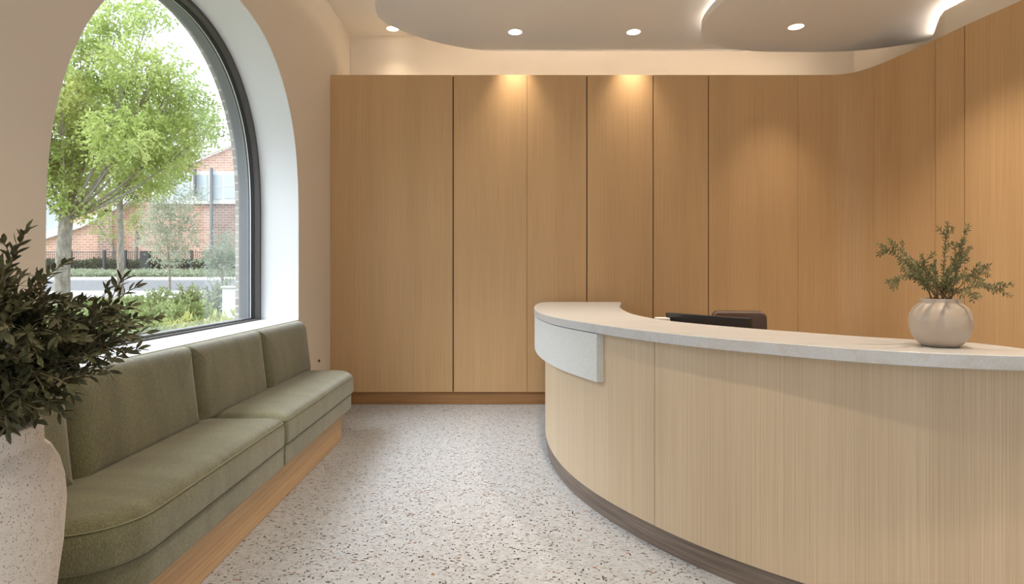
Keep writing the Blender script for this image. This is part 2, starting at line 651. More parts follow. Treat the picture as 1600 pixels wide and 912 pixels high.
# outer brick leaf
rect2 = [(YR, -.2), (YB, -.2), (YB, CEIL + .3), (YR, CEIL + .3)]
wb = fill_prism(rect2, [inset_loop(arch, .005)], XL - .475, XL - .515, lambda u, v, a: (a, u, v))
tag(wb.build('wall_outer', M['brick_near'], smooth=True, angle=30), kind='structure')


def ring_frame(name, d0, d1, x0, x1, m, parent):
    a, b_ = inset_loop(arch, d0), inset_loop(arch, d1)
    a = [(u, v - .018 if v < .95 else v) for u, v in a]
    b_ = [(u, v - .018 if v < .95 else v) for u, v in b_]
    mb = MB()
    mb.rings([[(x0, u, v) for u, v in a], [(x0, u, v) for u, v in b_], [(x1, u, v) for u, v in b_], [(x1, u, v) for u, v in a], [(x0, u, v) for u, v in a]], cap=False)
    return mb.build(name, m, parent, smooth=True, angle=30)


win = ring_frame('window_1', .005, .032, XL - .305, XL - .372, M['frame'], None)
tag(win, 'dark metal frame of the tall arched window', kind='structure')
ring_frame('gasket', .032, .036, XL - .35, XL - .372, M['black'], win)
ring_frame('glazing_bead', .005, .042, XL - .373, XL - .381, M['silver'], win)
ring_frame('outer_frame', .005, .034, XL - .392, XL - .474, M['frame_grey'], win)
ring_frame('gasket', .005, .038, XL - .381, XL - .392, M['black'], win)
g = fill_prism(inset_loop(arch, .02), [], XL - .384, XL - .390, lambda u, v, a: (a, u, v))
g.build('pane', M['glass'], win)

# small metal fixture low on the window wall
p = at(497, 563, -XL * F / (CX - 497))
t = empty('wall_hook', (XL, p.y, p.z), 'tiny dark metal fixture low on the cream wall between bench and oak panels', 'hook')
mb = MB()
mb.tube([(XL, p.y, p.z - .003), (XL + .004, p.y, p.z - .003)], .011, 16)
mb.build('base', M['chrome'], t, smooth=True)
mb = MB()
mb.tube([(XL + .004, p.y, p.z), (XL + .010, p.y, p.z - .004), (XL + .014, p.y, p.z - .016), (XL + .012, p.y, p.z + .010)], .005, 10)
mb.build('hook', M['frame'], t, smooth=True)

# ------------------------------------------------------------------ oak panels along the back wall, curving forward on the right
ptop, pbot = 3.185, .124
pp = [(XL + .002, 5.75), (-.5, 5.75), (1, 5.75), (2.2, 5.75), (2.9, 5.75), (3.1, 5.748), (3.27, 5.73), (3.38, 5.65), (3.455, 5.48), (3.50, 5.25), (3.555, 4.89), (3.583, 4.615), (3.655, 4.186), (3.83, 3.0), (4.05, 1.5), (4.28, 0.0), (4.5, -1.5)]
pp = resample(spline(pp, 12), .02)


def px_of(p):
    return CX + F * p[0] / p[1] if p[1] > .2 else 1e6


joints = [515, 708, 823.5, 917, 1020.5, 1107, 1247, 1365, 1461, 1507, 1760, 99999]
gaps = {708: .011, 823.5: .003, 917: .010, 1020.5: .009, 1107: .009, 1247: .003, 1365: .002, 1461: .006, 1507: .007, 1760: .006}
plabels = ['widest oak wall panel, at the far left beside the window wall',
           'oak wall panel second from the left, edged by a dark joint on its left',
           'narrow oak wall panel directly above the left tip of the desk',
           'oak wall panel rising behind the flat back corner of the counter',
           'narrow oak wall panel rising behind the black monitor',
           'oak wall panel rising behind the brown desk chair',
           'oak wall panel bending round the corner to the right wall',
           'curved oak wall panel just past the corner, behind the left sprigs of the vase plant',
           'narrow oak wall strip panel directly behind the vase plant',
           'oak wall panel at the right edge of the picture',
           'oak wall panel beyond the right edge, nearest the viewer']
pathpx = [px_of(p) for p in pp]
for j in range(len(joints) - 1):
    a, b_ = joints[j], joints[j + 1]
    sa = next(i for i, q in enumerate(pathpx) if q >= a)
    sb = next((i for i, q in enumerate(pathpx) if q >= b_), len(pp) - 1)

    def cut(i, target):
        if i == 0 or i >= len(pp) - 1:
            return pp[i]
        q0, q1 = pathpx[i - 1], pathpx[i]
        t_ = (target - q0) / (q1 - q0)
        return (pp[i - 1][0] + (pp[i][0] - pp[i - 1][0]) * t_, pp[i - 1][1] + (pp[i][1] - pp[i - 1][1]) * t_)
    P0 = cut(sa, a)
    P1 = cut(sb, b_)
    mid = [q for q in pp[sa:sb] if math.dist(q, P0) > .012 and math.dist(q, P1) > .012]
    path = [P0] + mid + [P1]
    # trim by half gaps

    def trim(path, g_):
        d = (Vector(path[1]) - Vector(path[0])).normalized() * g_
        return [tuple(Vector(path[0]) + d)] + path[1:]
    if a in gaps:
        path = trim(path, gaps[a] / 2)
    if b_ in gaps:
        path = trim(path[::-1], gaps[b_] / 2)[::-1]
    mb = MB()
    mb.shell(path, pbot, ptop, .022, 1)
    o = mb.build('wall_panel', M['wood'], smooth=True, angle=40)
    tag(o, plabels[j], 'wall panel', 'oak panels lining the back and right walls')
# carcass behind the panels + plinth
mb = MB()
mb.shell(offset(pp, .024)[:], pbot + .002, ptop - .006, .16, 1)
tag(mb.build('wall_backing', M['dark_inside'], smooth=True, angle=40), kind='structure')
mb = MB()
mb.shell(offset(pp, .022), 0, pbot, .1, 1)
tag(mb.build('baseboard_back', M['plinth_wood'], smooth=True, angle=40), 'darker oak plinth under the wall panels', kind='structure')

# ------------------------------------------------------------------ hanging ceiling panels
def cloud(name, pts, z0, z1, label, s):
    P = [(x * s, y * s) for x, y in pts]
    loop = spline(P, 10, True)
    f = fill_prism(loop, [], z0, z1, lambda u, v, a: (u, v, a))
    o = f.build(name, M['cloud'], smooth=True, angle=40)
    return tag(o, label, 'ceiling panel', 'hanging curved ceiling panels'), loop


c1 = [(-1.0, 4.3), (-1.064, 4.97), (-1.105, 5.22), (-1.08, 5.4), (-.957, 5.585), (-.81, 5.75), (-.573, 5.925), (-.246, 6.075), (0.05, 6.11), (.5, 6.115), (1.2, 6.115), (2.0, 6.115), (2.5, 6.1), (2.9, 5.95), (3.1, 5.6), (3.15, 5.0), (3.15, 3.0), (3.1, 1.0), (2.4, -1.2), (.8, -1.7), (-.7, -1.2), (-.95, .5), (-.95, 2.0), (-.95, 3.4)]
C1Z = 3.56
cl1, loop1 = cloud('ceiling_cloud', c1, C1Z, C1Z + .07, 'large curved cream ceiling panel holding two downlights', 1.0043)
c2 = [(1.75, 3.9), (1.66, 4.43), (1.635, 4.65), (1.655, 4.94), (1.74, 5.15), (1.93, 5.325), (2.255, 5.44), (2.7, 5.465), (3.08, 5.46), (3.35, 5.40), (3.53, 5.32), (3.68, 5.22), (3.72, 5.05), (3.75, 4.6), (3.80, 4.0), (3.92, 3.0), (4.1, 1.2), (4.1, -.4), (2.9, -.6), (2.3, .6), (2.1, 2.0), (1.95, 3.1)]
C2Z = 3.45
cl2, loop2 = cloud('ceiling_cloud', c2, C2Z, C2Z + .07, 'smaller lower curved ceiling panel at right with one downlight', 1.0732)

# low bulkhead over the right wall panels
bpath = [q for q in pp if q[1] < 4.88 and q[1] > -1.2]
bpath = offset(bpath, .004)
bpath = resample(spline([(3.90, 5.42), (3.80, 5.24), (3.70, 5.07), (3.62, 4.93)], 8), .02) + [q for q in bpath if q[1] < 4.82]
mb = MB()
mb.shell(bpath, ptop + .001, 3.385, .05, 1)
tag(mb.build('trim_2', M['plaster'], smooth=True), 'cream upstand over the right oak panels', kind='structure')


def led_strip(name, path, z0, z1, label, m='led'):
    mb = MB()
    mb.shell(path, z0, z1, .008, 1)
    o = mb.build(name, M[m])
    return tag(o, label, 'led strip', 'concealed warm led strips')


def inner_loop(loop, d):
    n = len(loop)
    area = sum(loop[i][0] * loop[(i + 1) % n][1] - loop[(i + 1) % n][0] * loop[i][1] for i in range(n))
    s = 1 if area > 0 else -1
    return inset_loop(loop, d * s)


l1 = inner_loop(loop1, .05)
seg = [q for q in l1 if q[1] > 4.0 and q[0] < 3.6]
seg.sort(key=lambda q: math.atan2(q[1] - 4.0, q[0] - 1.2), reverse=True)
led_strip('led_strip', seg, C1Z + .071, C1Z + .086, 'warm light strip hidden on top of the larger ceiling panel')
l2 = inner_loop(loop2, .10)
seg = [q for q in l2 if q[1] > 3.6 and q[0] < 3.2]
seg.sort(key=lambda q: math.atan2(q[1] - 3.7, q[0] - 3.2), reverse=True)
led_strip('led_strip', seg, C2Z + .071, C2Z + .083, 'warm light strip hidden on top of the smaller ceiling panel', 'led_soft')
bp2 = offset([q for q in bpath if q[1] > .5], .02)
led_strip('led_strip', bp2, 3.386, 3.396, 'warm light strip glowing above the right wall upstand', 'led_soft')
mb = MB()
mb.box(XL + .01, 3.7, 5.96, YB - .005, 3.05, 3.17)
mb.box(-1.1, 3.5, 6.18, 6.20, 3.17, 3.325)  # unseen lip added to keep the strip's light off the ceiling panel
tag(mb.build('trim_3', M['plaster']), 'shelf with an added light-blocking lip behind the top of the back oak panels', kind='structure')
led_strip('led_strip', [(-1.0, 6.26), (3.4, 6.26)], 3.172, 3.186, 'warm light strip hidden behind the top of the back oak panels', 'led')

# ------------------------------------------------------------------ downlights
def downlight(x, y, z, label, r=.062, inview=True, power=40):
    t = empty('downlight', (x, y, z), label, 'downlight', 'recessed round downlights')
    mb = MB()
    mb.lathe([(r, z - .001), (r + .008, z - .004), (r + .010, z - .0005), (r, z - .0005)], x, y, 32)
    mb.build('trim_ring', M['white'], t, smooth=True)
    mb = MB()
    mb.lathe([(r, z - .002), (r * .6, z - .0025), (.0005, z - .003)], x, y, 32)
    mb.build('lens', M['lens'], t, smooth=True)
    ld = bpy.data.lights.new('downlight_lamp', 'SPOT')
    ld.energy = power
    ld.color = (1, .83, .64)
    ld.spot_size = math.radians(72 if power == D2 else 92)
    ld.spot_blend = 1.0
    ld.shadow_soft_size = r
    lo = bpy.data.objects.new('downlight_lamp', ld)
    COL.objects.link(lo)
    lo.parent = t
    lo.location = (0, 0, -.012)
    return t


D = 160
D2 = 66
downlight(-1.16, 6.30, CEIL, 'small round downlight in the upper ceiling, leftmost of the four', .062, power=12)
downlight(.122, 5.653, C1Z, 'second round downlight from the left, in the large ceiling panel', power=D2)
downlight(1.246, 5.653, C1Z, 'third round downlight from the left, in the large ceiling panel', power=D2)
downlight(2.60, 5.27, C2Z, 'rightmost round downlight, in the lower ceiling panel', power=D2)
for i, (x, y) in enumerate([(.1, 3.6), (1.3, 3.6), (-.2, 1.4), (1.4, 1.4), (.1, -.6), (1.6, -.6)]):
    downlight(x, y, C1Z, 'round ceiling downlight nearer the viewer, out of the picture', power=D)
downlight(2.9, 4.1, C2Z, 'added unseen downlight over the staff side of the desk, brightening the right oak panels', power=D)  # lamp added out of view to brighten the right oak panels
downlight(2.9, 3.0, C2Z, 'round ceiling downlight nearer the viewer, out of the picture', power=D)
downlight(2.9, 1.0, C2Z, 'round ceiling downlight nearer the viewer, out of the picture', power=D)

# ------------------------------------------------------------------ bench
def rpoly(u0, u1, v0, v1, rad, n=8):
    """rounded rectangle; rad = radii for corners (u0v0, u1v0, u1v1, u0v1)"""
    out = []
    for (cu, cv, a0, r) in ((u0, v0, math.pi, rad[0]), (u1, v0, 1.5 * math.pi, rad[1]), (u1, v1, 0, rad[2]), (u0, v1, .5 * math.pi, rad[3])):
        r = max(r, .0005)
        ccu = cu + r if cu == u0 else cu - r
        ccv = cv + r if cv == v0 else cv - r
        for k in range(n + 1):
            a = a0 + .5 * math.pi * k / n
            out.append((ccu + r * math.cos(a), ccv + r * math.sin(a)))
    return out


def cushion(u0, u1, v0, v1, rad, a0, a1, f0, f1, to3, crown=0, n=8):
    """rounded prism: fillet f0 at a0 and f1 at a1, crowned on the a1 face"""
    rings = []

    def ring(d, a):
        rr = [max(r - d, .001) for r in rad]
        lp = rpoly(u0 + d, u1 - d, v0 + d, v1 - d, rr, n)
        rings.append([to3(u, v, a) for u, v in lp])
    m = 6
    ring(f0 + .02, a0)
    for k in range(m + 1):
        t_ = math.pi / 2 * k / m
        ring(f0 * (1 - math.sin(t_)), a0 + f0 * (1 - math.cos(t_)))
    for k in range(1, 6):
        ring(0, a0 + f0 + (a1 - f1 - a0 - f0) * k / 6)
    for k in range(m + 1):
        t_ = math.pi / 2 * k / m
        ring(f1 * (1 - math.cos(t_)), a1 - f1 + f1 * math.sin(t_))
    w = min(u1 - u0, v1 - v0) / 2
    for k in range(1, 7):
        d = f1 + (w - f1 - .003) * k / 6
        ring(d, a1 + crown * math.sin(math.pi / 2 * k / 6))
    mb = MB()
    mb.rings(rings, True)
    return mb


bench = empty('bench', (-1.4, 3.2, 0), 'long olive green upholstered bench on an oak base under the arched window', 'bench')
mb = MB()
XF = -1.16
mb.box(XL + .002, -1.222, 1.95, 4.52, 0, .218)
base = mb.build('base', M['bench_wood'], bench, bevel=.006)
base['label'] = 'pale oak base'
# apron bands
for (y0, y1, r0, r1) in ((1.80, 3.198, .2, .01), (3.202, 4.76, .01, .16)):
    mb = cushion(XL + .004, XF - .012, y0 + .01, y1 - (.01 if r1 > .05 else 0), (.005, r0, r1, .005), .219, .332, .012, .006, lambda u, v, a: (u, v, a))
    mb.build('apron', M['fabric'], bench, smooth=True, angle=60)
# seats
for (y0, y1, r0, r1) in ((1.78, 3.197, .22, .035), (3.203, 4.79, .035, .18)):
    mb = cushion(XL + .006, XF, y0, y1, (.01, r0, r1, .01), .334, .498, .018, .075, lambda u, v, a: (u, v, a), crown=.012, n=10)
    s = mb.build('seat_cushion', M['fabric'], bench, smooth=True, angle=60)
    # stitched seam following the front edge
    lp = rpoly(XL + .03, XF - .014, y0 + .014, y1 - .014, (.01, max(r0 - .014, .02), max(r1 - .014, .02), .01), 10)
    q = [(u, v, .334 + .128) for u, v in lp if u > XL + .06]
    k0 = max(range(len(q)), key=lambda i: math.dist(q[i], q[i - 1]))
    q = q[k0:] + q[:k0]
    q = [(u + .0118, v, z + .004) for u, v, z in q]
    sm = MB()
    sm.tube([p for i, p in enumerate(q)], .0022, 6)
    # seam sits on the surface, only along the straight front
    fr_ = [(XF - .006, y0 + r0 + (y1 - r1 - y0 - r0) * k / 20, .463) for k in range(21)]
    sm = MB()
    arc0 = [(XF - .006 - r0 + r0 * math.cos(a), y0 + r0 + .006 - (r0) * math.sin(a), .463) for a in [math.pi / 2 * (1 - k / 12) for k in range(12)]]
    arc1 = [(XF - .006 - r1 + r1 * math.cos(a), y1 - r1 - .006 + (r1) * math.sin(a), .463) for a in [math.pi / 2 * k / 12 for k in range(1, 13)]]
    sm.tube(arc0 + fr_ + arc1, .0024, 6)
    sm.build('piping', M['piping'], s, smooth=True)
# backrests
bt = .885
for i, (y0, y1, r0, r1) in enumerate(((1.80, 2.178, .10, .02), (2.182, 3.068, .02, .02), (3.072, 3.938, .02, .02), (3.942, 4.83, .02, .075))):
    mb = cushion(y0, y1, .46, bt, (.02, .02, r1, r0), 0, .13, .012, .085, lambda u, v, a: (XL + .004 + a - .05 * max(0, (v - .5)) / .4 * (a / .125), u, v), crown=.008)
    s = mb.build('backrest', M['fabric'], bench, smooth=True, angle=60)

# ------------------------------------------------------------------ reception desk
body = [(.44, 5.55), (.385, 5.1), (.335, 4.65), (.310, 4.2), (.328, 3.82), (.395, 3.43), (.525, 3.06), (.694, 2.74), (.81, 2.565), (.94, 2.405), (1.109, 2.235), (1.28, 2.10), (1.47, 1.995), (1.64, 1.935), (1.77, 1.90)]
outer = [(.445, 5.6), (.36, 5.5), (.30, 5.2), (.25, 4.7), (.236, 4.3), (.256, 3.9), (.33, 3.48), (.455, 3.12), (.56, 2.86), (.70, 2.60), (.85, 2.39), (1.04, 2.18), (1.20, 2.03), (1.38, 1.915), (1.61, 1.845), (1.80, 1.815)]
body = smooth_path(resample(spline(body, 12), .02), 60)
outer = smooth_path(resample(spline(outer, 12), .02), 60)
desk = empty('reception_desk', (1.1, 3.2, 0), 'curved oak reception desk with a pale stone counter and stone corner panel', 'reception desk')
CT0, CT1 = .953, 1.0
inner = [(1.11, 5.6), (1.07, 5.35), (.99, 5.0), (.915, 4.62), (.87, 4.25), (.845, 3.9), (.86, 3.6), (.91, 3.3), (1.04, 3.02), (1.20, 2.77), (1.32, 2.62), (1.46, 2.45), (1.62, 2.31), (1.75, 2.21)]
inner = spline(inner, 8)
end = [(1.775, 2.1), (1.80, 1.90)]
poly = outer + end[::-1] + inner[::-1]
f = fill_prism(poly, [], CT0, CT1, lambda u, v, a: (u, v, a))
ct = f.build('countertop', M['quartz'], desk, bevel=.003, angle=50)
ct['label'] = 'pale stone counter top'
# body panels, split at the joint
cutY = 2.735
ki = next(i for i, q in enumerate(body) if q[1] < cutY)
_a, _b = Vector(body[ki - 1]), Vector(body[ki])
_c = _a.lerp(_b, (_a.y - cutY) / (_a.y - _b.y))
_d = (_b - _a).normalized() * .002
pa = body[:ki - 1] + [tuple(_c - _d)]
pb = [tuple(_c + _d)] + body[ki + 1:]
for p_, nm in ((pa, 'left'), (pb, 'right')):
    mb = MB()
    mb.shell(p_, .10, CT0, .04, 1)
    mb.build('front_panel', M['desk_wood'], desk, smooth=True, angle=40)
mb = MB()
mb.shell(offset(body, .008), .0, .099, .03, 1)
k = mb.build('kick_plate', M['kick'], desk, smooth=True, angle=40)
k['label'] = 'grey brown kick plate'
mb = MB()
mb.shell(offset(body, .045), .101, CT0 - .002, .012, 1)
mb.build('carcass', M['dark_inside'], desk, smooth=True, angle=40)
# stone corner panel
sp = [q for q in outer if q[1] > 3.045 and q[1] < 5.58]
sp = offset(sp, .004)
mb = MB()
mb.shell(sp, .70, CT0 - .004, .062, 1)
s = mb.build('stone_panel', M['stone'], desk, bevel=.0015, angle=50)
s['label'] = 'thick pale grey stone panel'
# ends and inside
mb = MB()
mb.box(.48, 1.06, 5.53, 5.57, 0, CT0)
mb.build('end_panel', M['desk_wood'], desk, bevel=.002)
mb = MB()
mb.box(1.735, 1.775, 1.96, 2.18, 0, CT0)
mb.build('end_panel', M['desk_wood'], desk, bevel=.002)
# staff side: low work surface under the counter and a modesty wall carrying the counter's inner edge
stf = [q for q in inner if q[1] < 5.2]
stf_in = offset(stf, -.0)
mb = MB()
mb.shell(offset(stf, -.06), .05, CT0, .03, 1)
mb.build('inner_panel', M['desk_wood'], desk, smooth=True, angle=40)
ws_in = offset(stf, -.03)
ws_out = [(q[0] + .62, q[1] + .2) for q in stf if 2.75 < q[1] < 4.4]
ws = [q for q in ws_in if 2.75 < q[1] < 4.4]
f = fill_prism(offset(ws, .034) + ws_out[::-1], [], .71, .74, lambda u, v, a: (u, v, a))
f.build('work_surface', M['desk_wood'], desk)
for q in (ws_out[0], ws_out[len(ws_out) // 2], ws_out[-1]):
    mb = MB()
    mb.tube([(q[0] - .06, q[1] - .08, 0), (q[0] - .06, q[1] - .08, .71)], .022, 12)
    mb.build('leg', M['frame'], desk, smooth=True)

# ------------------------------------------------------------------ monitor
A = Vector((1.045, 3.70, 0))
B = Vector((1.352, 3.205, 0))
d = (B - A).normalized()
nrm = Vector((d.y, -d.x, 0))
nrm = Vector((-d.y, d.x, 0))   # towards the staff side
if nrm.x < 0:
    nrm = -nrm
mc = (A + B) / 2
W = (B - A).length
mon = empty('monitor', (mc.x, mc.y, .74), 'black computer monitor seen from behind, peeking over the counter', 'monitor')
lean = .06


def mbox(s0, s1, n0, n1, z0, z1, ln=0):
    mb = MB()
    vs = []
    for z in (z0, z1):
        for s_, n_ in ((s0, n0), (s1, n0), (s1, n1), (s0, n1)):
            p_ = mc + d * s_ + nrm * (n_ + ln * (z - .74))
            vs.append((p_.x, p_.y, z))
    mb.add(vs, [(0, 3, 2, 1), (4, 5, 6, 7), (0, 1, 5, 4), (1, 2, 6, 5), (2, 3, 7, 6), (3, 0, 4, 7)])
    return mb


mbox(-W / 2, W / 2, -.012, .022, .84, 1.020, -.12).build('back_shell', M['monitor'], mon, bevel=.004)
mbox(-W / 2 + .01, W / 2 - .01, .0225, .025, .85, 1.012, -.12).build('screen', M['screen'], mon)
mbox(-.03, .03, -.03, -.012, .76, .93, -.12).build('neck', M['monitor'], mon, bevel=.004)
mbox(-.12, .12, -.09, .09, .741, .755).build('stand_base', M['monitor'], mon, bevel=.004)
# small white box left of the monitor
p = at(1037.5, 496, 3.62)
mb = MB()
mb.box(p.x - .045, p.x + .03, p.y - .03, p.y + .05, .741, H + (CY - 496.2) / F * p.y)
tag(mb.build('tissue_box', M['white'], bevel=.004), 'small white box just behind the counter, left of the monitor', 'box')

# ------------------------------------------------------------------ office chair
ch = empty('office_chair', (1.86, 4.6, 0), 'brown leather office chair behind the desk, beside the monitor', 'chair')
cxh, cyh = 1.835, 4.62
ang = -.12
R = Matrix.Rotation(ang, 4, 'Z')


def chl(x, y, z):
    v = R @ Vector((x, y, 0))
    return (cxh + v.x, cyh + v.y, z)


hw = .205
mb = cushion(-hw, hw, .52, .975, (.06, .06, .055, .055), 0, .07, .02, .03, lambda u, v, a: chl(u, -.0 + .07 - a + .06 * ((u / hw) ** 2) * -1 + .05 * (v - .52), v), crown=.01)
mb.build('backrest', M['leather'], ch, smooth=True, angle=60)
mb = cushion(-.24, .24, -.02, .44, (.08, .08, .08, .08), .40, .47, .02, .03, lambda u, v, a: chl(u, v + .06, a), crown=.01)
mb.build('seat', M['leather'], ch, smooth=True, angle=60)
for s_ in (-1, 1):
    mb = MB()
    mb.tube([chl(s_ * .2, .2, .42), chl(s_ * .27, .2, .42), chl(s_ * .285, .2, .5), chl(s_ * .285, .2, .64)], .012, 10)
    mb.tube([chl(s_ * .285, .09, .65), chl(s_ * .285, .36, .65)], .02, 10)
    mb.build('armrest', M['chair_black'], ch, smooth=True)
mb = MB()
mb.tube([chl(0, .2, .08), chl(0, .2, .25)], .028, 16)
mb.tube([chl(0, .2, .25), chl(0, .2, .40)], .018, 16)
mb.tube([chl(0, .2, .41), chl(0, .0, .42), chl(0, -.0, .6)], .018, 10)
mb.build('post', M['chrome'], ch, smooth=True)
mb = MB()
for k in range(5):
    a = 2 * math.pi * k / 5 + .3
    mb.tube([chl(0, .2, .11), chl(.28 * math.cos(a), .2 + .28 * math.sin(a), .075)], [.025, .014], 8)
mb.build('star_base', M['chair_black'], ch, smooth=True)
for k in range(5):
    a = 2 * math.pi * k / 5 + .3
    cxk, cyk = .28 * math.cos(a), .2 + .28 * math.sin(a)
    mb = MB()
    mb.tube([chl(cxk - .02 * math.sin(a), cyk + .02 * math.cos(a), .03), chl(cxk + .02 * math.sin(a), cyk - .02 * math.cos(a), .03)], .03, 14)
    mb.build('caster', M['chair_black'], ch, smooth=True)


# ------------------------------------------------------------------ plants
def leaf(mb, p, d, up, L, Wd, fold=.25, curve=.15):
    d = d.normalized()
    s = d.cross(up)
    s = s.normalized() if s.length > 1e-4 else d.orthogonal().normalized()
    u = s.cross(d).normalized()
    pts = []
    prof = ((0, .0), (.18, .55), (.42, 1.0), (.68, .85), (.88, .42), (1, 0))
    base_i = len(mb.v)
    vs = []
    for t, w in prof:
        c = p + d * (L * t) - u * (curve * L * t * t)
        if w == 0:
            vs.append(c)
        else:
            hw_ = w * Wd / 2
            vs += [c - s * hw_ + u * hw_ * fold, c, c + s * hw_ + u * hw_ * fold]
    fs = [(0, 2, 1), (0, 3, 2)]
    for k in range(3):
        a = 1 + 3 * k
        fs += [(a, a + 1, a + 4, a + 3), (a + 1, a + 2, a + 5, a + 4)]
    fs += [(10, 11, 13), (11, 12, 13)]
    mb.add(vs, fs)


def branch_points(a, b, bow, n=10):
    """quadratic curve a->b with a side bow vector"""
    out = []
    for k in range(n + 1):
        t = k / n
        out.append(a.lerp(b, t) + bow * (4 * t * (1 - t)))
    return out


# large speckled pot, front left
PC = Vector((-1.275, 1.40, 0))
pot = empty('planter_pot', (PC.x, PC.y, 0), 'large round speckled cream pot at the front left beside the bench', 'pot')
k = 1.0
prof = [(.105, 0.0), (.118, .005), (.14, .12), (.160, .28), (.180, .45), (.196, .58), (.203, .69), (.199, .745), (.188, .79), (.172, .822), (.160, .835), (.1565, .842), (.1565, .882), (.154, .888), (.146, .888), (.143, .882), (.142, .80), (.10, .79)]
mb = MB()
mb.lathe(prof, PC.x, PC.y, 72, cap=True)
mb.build('vessel', M['pot'], pot, smooth=True, angle=50)
mb = MB()
mb.lathe([(.1415, .845), (.09, .852), (.001, .853)], PC.x, PC.y, 32)
mb.build('soil', M['soil'], pot, smooth=True)

rnd = random.Random(11)
olive = empty('olive_plant', (PC.x, PC.y, .85), 'dark olive plant with long narrow leaves growing from the speckled pot', 'plant')
tips = [  # picture x, y, depth
    (40, 360, 1.40), (100, 412, 1.38), (20, 400, 1.45), (70, 440, 1.30), (135, 470, 1.42), (175, 488, 1.50), (240, 497, 1.45), (205, 478, 1.40), (228, 520, 1.36),
    (175, 560, 1.32), (150, 585, 1.32), (112, 615, 1.32), (190, 505, 1.38), (165, 500, 1.34), (210, 498, 1.44), (215, 545, 1.42), (195, 548, 1.36), (160, 525, 1.38), (180, 530, 1.45), (140, 555, 1.3), (60, 655, 1.3), (95, 645, 1.4), (35, 650, 1.42), (10, 660, 1.25), (80, 600, 1.5), (20, 640, 1.22), (75, 630, 1.28), (70, 590, 1.25), (30, 560, 1.2), (120, 575, 1.4), (90, 610, 1.4), (-20, 620, 1.2), (-30, 380, 1.5), (-80, 420, 1.4), (-120, 470, 1.45), (-160, 540, 1.4), (-100, 620, 1.2),
    (0, 460, 1.25), (50, 500, 1.55), (95, 500, 1.6), (130, 530, 1.25), (60, 560, 1.2), (10, 520, 1.15), (150, 510, 1.62), (110, 560, 1.55), (80, 470, 1.5), (-40, 500, 1.6),
    (200, 530, 1.5), (165, 540, 1.42), (45, 600, 1.22), (0, 590, 1.2), (105, 600, 1.2), (-60, 560, 1.7), (35, 430, 1.52), (10, 440, 1.35), (25, 470, 1.3), (45, 520, 1.2), (15, 560, 1.45), (75, 545, 1.35), (100, 470, 1.38), (118, 505, 1.33), (60, 460, 1.42), (85, 585, 1.33), (50, 570, 1.5), (5, 610, 1.3), (60, 640, 1.22), (110, 530, 1.25), (150, 540, 1.4), (20, 500, 1.5), (35, 600, 1.38), (95, 625, 1.3), (130, 560, 1.34), (70, 610, 1.2), (0, 480, 1.5), (45, 625, 1.3), (-10, 540, 1.3), (60, 520, 1.3), (90, 540, 1.45), (140, 500, 1.35)]
lv = MB()
ntw = 0
for i, (px, py, dd) in enumerate(tips):
    tip = at(px, py, dd)
    root = Vector((PC.x + rnd.uniform(-.06, .06), PC.y + rnd.uniform(-.06, .06), .85))
    span = (tip - root).length
    bow = Vector((0, 0, 1)) * (.05 if py < 450 else .11 * span / .4) * rnd.uniform(.5, 1.0) + Vector((rnd.uniform(-.03, .03), rnd.uniform(-.03, .03), 0))
    if px > 120:
        bow += Vector((0, 0, -.04))
    pts = branch_points(root, tip, bow, 14)
    st = MB()
    st.tube(pts, [.0035 - .0024 * k / 14 for k in range(15)], 6)
    subs = [(pts, 1.0)]
    # side twigs
    for q in range(rnd.randint(3, 5)):
        k = rnd.randint(4, 12)
        o_ = pts[k]
        dv = (pts[min(k + 1, 14)] - pts[k - 1]).normalized()
        side = dv.cross(Vector((rnd.uniform(-1, 1), rnd.uniform(-1, 1), rnd.uniform(-.5, 1)))).normalized()
        e = o_ + dv * rnd.uniform(.035, .065) + side * rnd.uniform(.02, .045) + Vector((0, 0, rnd.uniform(0, .03)))
        tw = branch_points(o_, e, Vector((0, 0, .01)), 5)
        st.tube(tw, [.0018 - .001 * k2 / 5 for k2 in range(6)], 5)
        subs.append((tw, .6))
    st.build('branch', M['olive_stem'], olive, smooth=True)
    for path, wgt in subs:
        L = sum((path[k + 1] - path[k]).length for k in range(len(path) - 1))
        step = .0135
        nl = int(L / step)
        for q in range(nl):
            t = (q + .6) / nl
            if wgt == 1.0 and t < .1:
                continue
            fk = t * (len(path) - 1)
            k = min(int(fk), len(path) - 2)
            p_ = path[k].lerp(path[k + 1], fk - k)
            dv = (path[k + 1] - path[k]).normalized()
            for sgn in (-1, 1):
                if rnd.random() < .12:
                    continue
                az = q * 1.57 + rnd.uniform(-.5, .5)
                a1 = dv.orthogonal().normalized()
                a2 = dv.cross(a1)
                side = (a1 * math.cos(az) + a2 * math.sin(az)) * sgn
                ld_ = dv * rnd.uniform(.6, 1.1) + side * rnd.uniform(.5, .9) + Vector((0, 0, .15))
                leaf(lv, p_, ld_, Vector((rnd.uniform(-.6, .6), rnd.uniform(-.6, .6), 1)), rnd.uniform(.024, .036), rnd.uniform(.0085, .012), .25, rnd.uniform(0, .2))
        leaf(lv, path[-1], path[-1] - path[-2], Vector((0, -1, .6)), rnd.uniform(.026, .036), .0105)
fo = lv.build('foliage', M['olive'], olive, smooth=True, angle=80)
fo['label'] = 'dark olive green leaves'

